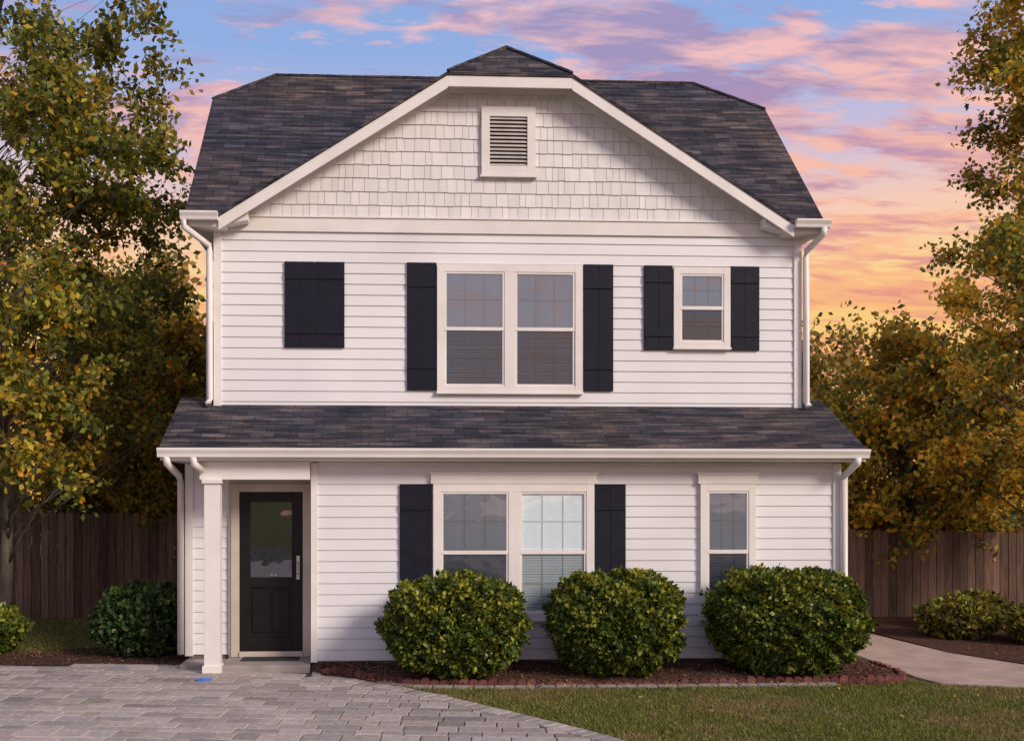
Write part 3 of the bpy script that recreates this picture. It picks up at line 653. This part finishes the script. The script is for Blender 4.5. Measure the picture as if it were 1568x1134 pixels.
tree('maple_tree',(-5.0,19.8),6.0,.13,crown(90,-5.0,19.8,[(1.6,1.4),(2.8,2.3),(4.2,2.2),(5.3,1.5),(6.2,.6)]),320,.13,G,[2,3,1.2,2.8,2.8,2.2],crad=.5)
tree('maple_tree',(-3.4,18.6),5.0,.10,crown(75,-3.5,18.6,[(1.4,.9),(2.6,1.5),(3.8,1.5),(5.4,.6)]),320,.12,G,[1.6,3,.8,3.2,4.5,3.4],crad=.45)
DT=empty('distant_trees'); PP=[];CC=[]; tk=MB()
cols=[(0.15,0.155,0.045),(0.24,0.215,0.055),(0.085,0.085,0.03),(0.36,0.26,0.06),(0.50,0.27,0.05),(0.44,0.32,0.06)]  # autumn tones, brightened and warmed to paint in the sunset glow
def dtree(x,y,h,r,ww,lf):
    tk.tube([(x,y,0),(x+random.uniform(-.2,.2),y,h*.5),(x+random.uniform(-.3,.3),y,h*.92)],[.12,.08,.02],6)
    for _ in range(int(26*r)):
        f=random.random()**.8; z=h*(.12+.86*f); rr=r*math.sin(math.pi*min(1,(.10+.90*f)))**.7*(1 if f<.6 else .95); a=random.uniform(0,6.28); q=rr*random.uniform(.25,1)
        c=np.array([x+q*math.cos(a),y+q*math.sin(a),z]); m=int(lf*random.uniform(.6,1.4)); s=random.uniform(.3,.6)
        PP.append(c+rng.normal(0,1,(m,3))*np.array([s*.6,s*.6,s*.8])); CC.append(pick(m,cols,ww)*random.uniform(.6,1.35))
x=-19
while x<22:
    mid=-1.5<x<4.5
    for y0 in ((22.5,27) if not mid else (24,)):
        y=y0+random.uniform(-1,1.5); h=(7.9 if x<3 else 7.0)*random.uniform(.80,1.08)*(y/23.5)**.8
        if mid: h=5.5
        if x>11: h*=.92
        warm=[1.2,2.6,.8,3.5,3.4,3] if x>3 else [3,4,1.4,2.4,2,1.8]  # right-hand trees weighted orange, sunset glow put into leaf colour
        dtree(x+random.uniform(-.5,.5),y,h,random.uniform(1.0,1.6),warm,100 if y0<26 else 70)
    x+=random.uniform(1.2,1.7)
tk.finish('trunks',M_bark,DT,recalc=False)
P=np.concatenate(PP);C=np.concatenate(CC); leaves('foliage',P,.185,C,M_leaf,DT)
n=14000; X=rng.uniform(-20,22,n); P=np.stack([X,rng.uniform(19.5,22.5,n),np.abs(rng.normal(0,1.3,n))*(1+.3*np.sin(X*1.3))],1); leaves('undergrowth',P,.2,pick(n,cols,[4,3,3,1,.5,.5])*.8,M_leaf,DT)
# ================================================================== SKY / LIGHT
w=bpy.data.worlds.new('World'); scene.world=w; w.use_nodes=True; nt=w.node_tree; bg=nt.nodes['Background']
SUN_EL=math.radians(29); SUN_AZ=math.radians(48)
sky=N(nt,'ShaderNodeTexSky'); sky.sky_type='NISHITA'; sky.sun_disc=False; sky.sun_elevation=SUN_EL; sky.sun_rotation=math.radians(180)-SUN_AZ
tc=N(nt,'ShaderNodeTexCoord'); sp=N(nt,'ShaderNodeSeparateXYZ'); nt.links.new(tc.outputs['Generated'],sp.inputs[0])
west=ramp(nt,sp.outputs[2],[(0.0,lin(255,172,95)),(.14,lin(255,202,110)),(.21,lin(255,212,142)),(.265,lin(253,206,182)),(.325,lin(206,194,222)),(.42,lin(146,176,228)),(.7,lin(130,160,215)),(1.0,lin(135,160,212))])
east=ramp(nt,sp.outputs[2],[(0.0,lin(195,178,188)),(.10,lin(215,195,205)),(.25,lin(196,202,224)),(.5,lin(165,186,224)),(1.0,lin(140,162,212))])
def M(op,a,b=None,c=None):
    m=N(nt,'ShaderNodeMath',operation=op)
    for i,v_ in enumerate((a,b,c)):
        if v_ is None: continue
        if hasattr(v_,'is_linked'): nt.links.new(v_,m.inputs[i])
        else: m.inputs[i].default_value=v_
    return m.outputs[0]
wf=N(nt,'ShaderNodeMapRange'); nt.links.new(sp.outputs[1],wf.inputs[0]); wf.inputs[1].default_value=-.25; wf.inputs[2].default_value=.45
base=mixc(nt,east.outputs[0],west.outputs[0],wf.outputs[0])
zc=M('ADD',M('MAXIMUM',sp.outputs[2],0.0),0.14)
cb=N(nt,'ShaderNodeCombineXYZ'); nt.links.new(M('DIVIDE',sp.outputs[0],zc),cb.inputs[0]); nt.links.new(M('DIVIDE',sp.outputs[1],zc),cb.inputs[1])
def cn(scale,rot,sc,detail,loc=(0,0,0),dist=0.3):
    mp=N(nt,'ShaderNodeMapping'); mp.inputs['Rotation'].default_value=(0,0,math.radians(rot)); mp.inputs['Scale'].default_value=sc; mp.inputs['Location'].default_value=loc
    n=N(nt,'ShaderNodeTexNoise'); n.inputs['Scale'].default_value=scale; n.inputs['Detail'].default_value=detail; n.inputs['Roughness'].default_value=.58; n.inputs['Distortion'].default_value=dist
    nt.links.new(cb.outputs[0],mp.inputs[0]); nt.links.new(mp.outputs[0],n.inputs['Vector']); return n.outputs['Fac']
n1=cn(1.7,-22,(0.9,2.2,1),8,(3.1,1.7,0)); n2=cn(8,-22,(0.9,2.2,1),7,(7,2,0))
xb=M('MULTIPLY',sp.outputs[0],0.12)
mask=ramp(nt,M('ADD',M('MULTIPLY_ADD',n2,0.7,n1),xb),[(.81,(0,0,0)),(.93,(1,1,1))])
lit=ramp(nt,sp.outputs[2],[(0.0,lin(255,170,100)),(.18,lin(255,184,122)),(.27,lin(255,190,158)),(.40,lin(252,194,188)),(.6,lin(232,200,214))])
shd_=ramp(nt,sp.outputs[2],[(0.0,lin(225,140,110)),(.2,lin(236,150,135)),(.29,lin(198,146,170)),(.38,lin(168,144,184)),(.5,lin(160,155,200))])
n3=cn(4.2,-22,(0.9,2.4,1),8,(1,9,0)); sf=ramp(nt,n3,[(.44,(0,0,0)),(.60,(1,1,1))])
ccol=mixc(nt,lit.outputs[0],shd_.outputs[0],sf.outputs[0])
mm=M('MULTIPLY',mask.outputs[0],0.92)
col=mixc(nt,base,ccol,mm)
nsc=N(nt,'ShaderNodeVectorMath',operation='SCALE'); nt.links.new(sky.outputs[0],nsc.inputs[0]); nsc.inputs['Scale'].default_value=0.006
ad=N(nt,'ShaderNodeVectorMath',operation='ADD'); nt.links.new(col,ad.inputs[0]); nt.links.new(nsc.outputs[0],ad.inputs[1])
nt.links.new(ad.outputs[0],bg.inputs[0]); bg.inputs[1].default_value=0.95
sd_=bpy.data.lights.new('sun','SUN'); sd_.energy=3.4; sd_.angle=math.radians(18); sd_.color=(1.0,0.88,0.76)
so=bpy.data.objects.new('sun',sd_); scene.collection.objects.link(so)
dirv=Vector((math.sin(SUN_AZ)*math.cos(SUN_EL),-math.cos(SUN_AZ)*math.cos(SUN_EL),math.sin(SUN_EL)))
so.rotation_euler=dirv.to_track_quat('Z','Y').to_euler()
# ================================================================== CAMERA
cd=bpy.data.cameras.new('camera'); co=bpy.data.objects.new('camera',cd); scene.collection.objects.link(co)
co.location=(0,0,2.2); co.rotation_euler=(math.radians(90),0,math.radians(-2.6))
cd.sensor_width=36; cd.lens=33.6; cd.shift_x=0.081; cd.shift_y=0.121; cd.clip_end=2000; cd.clip_start=0.1
scene.camera=co
scene.view_settings.view_transform='Standard'; scene.view_settings.look='None'; scene.view_settings.exposure=0
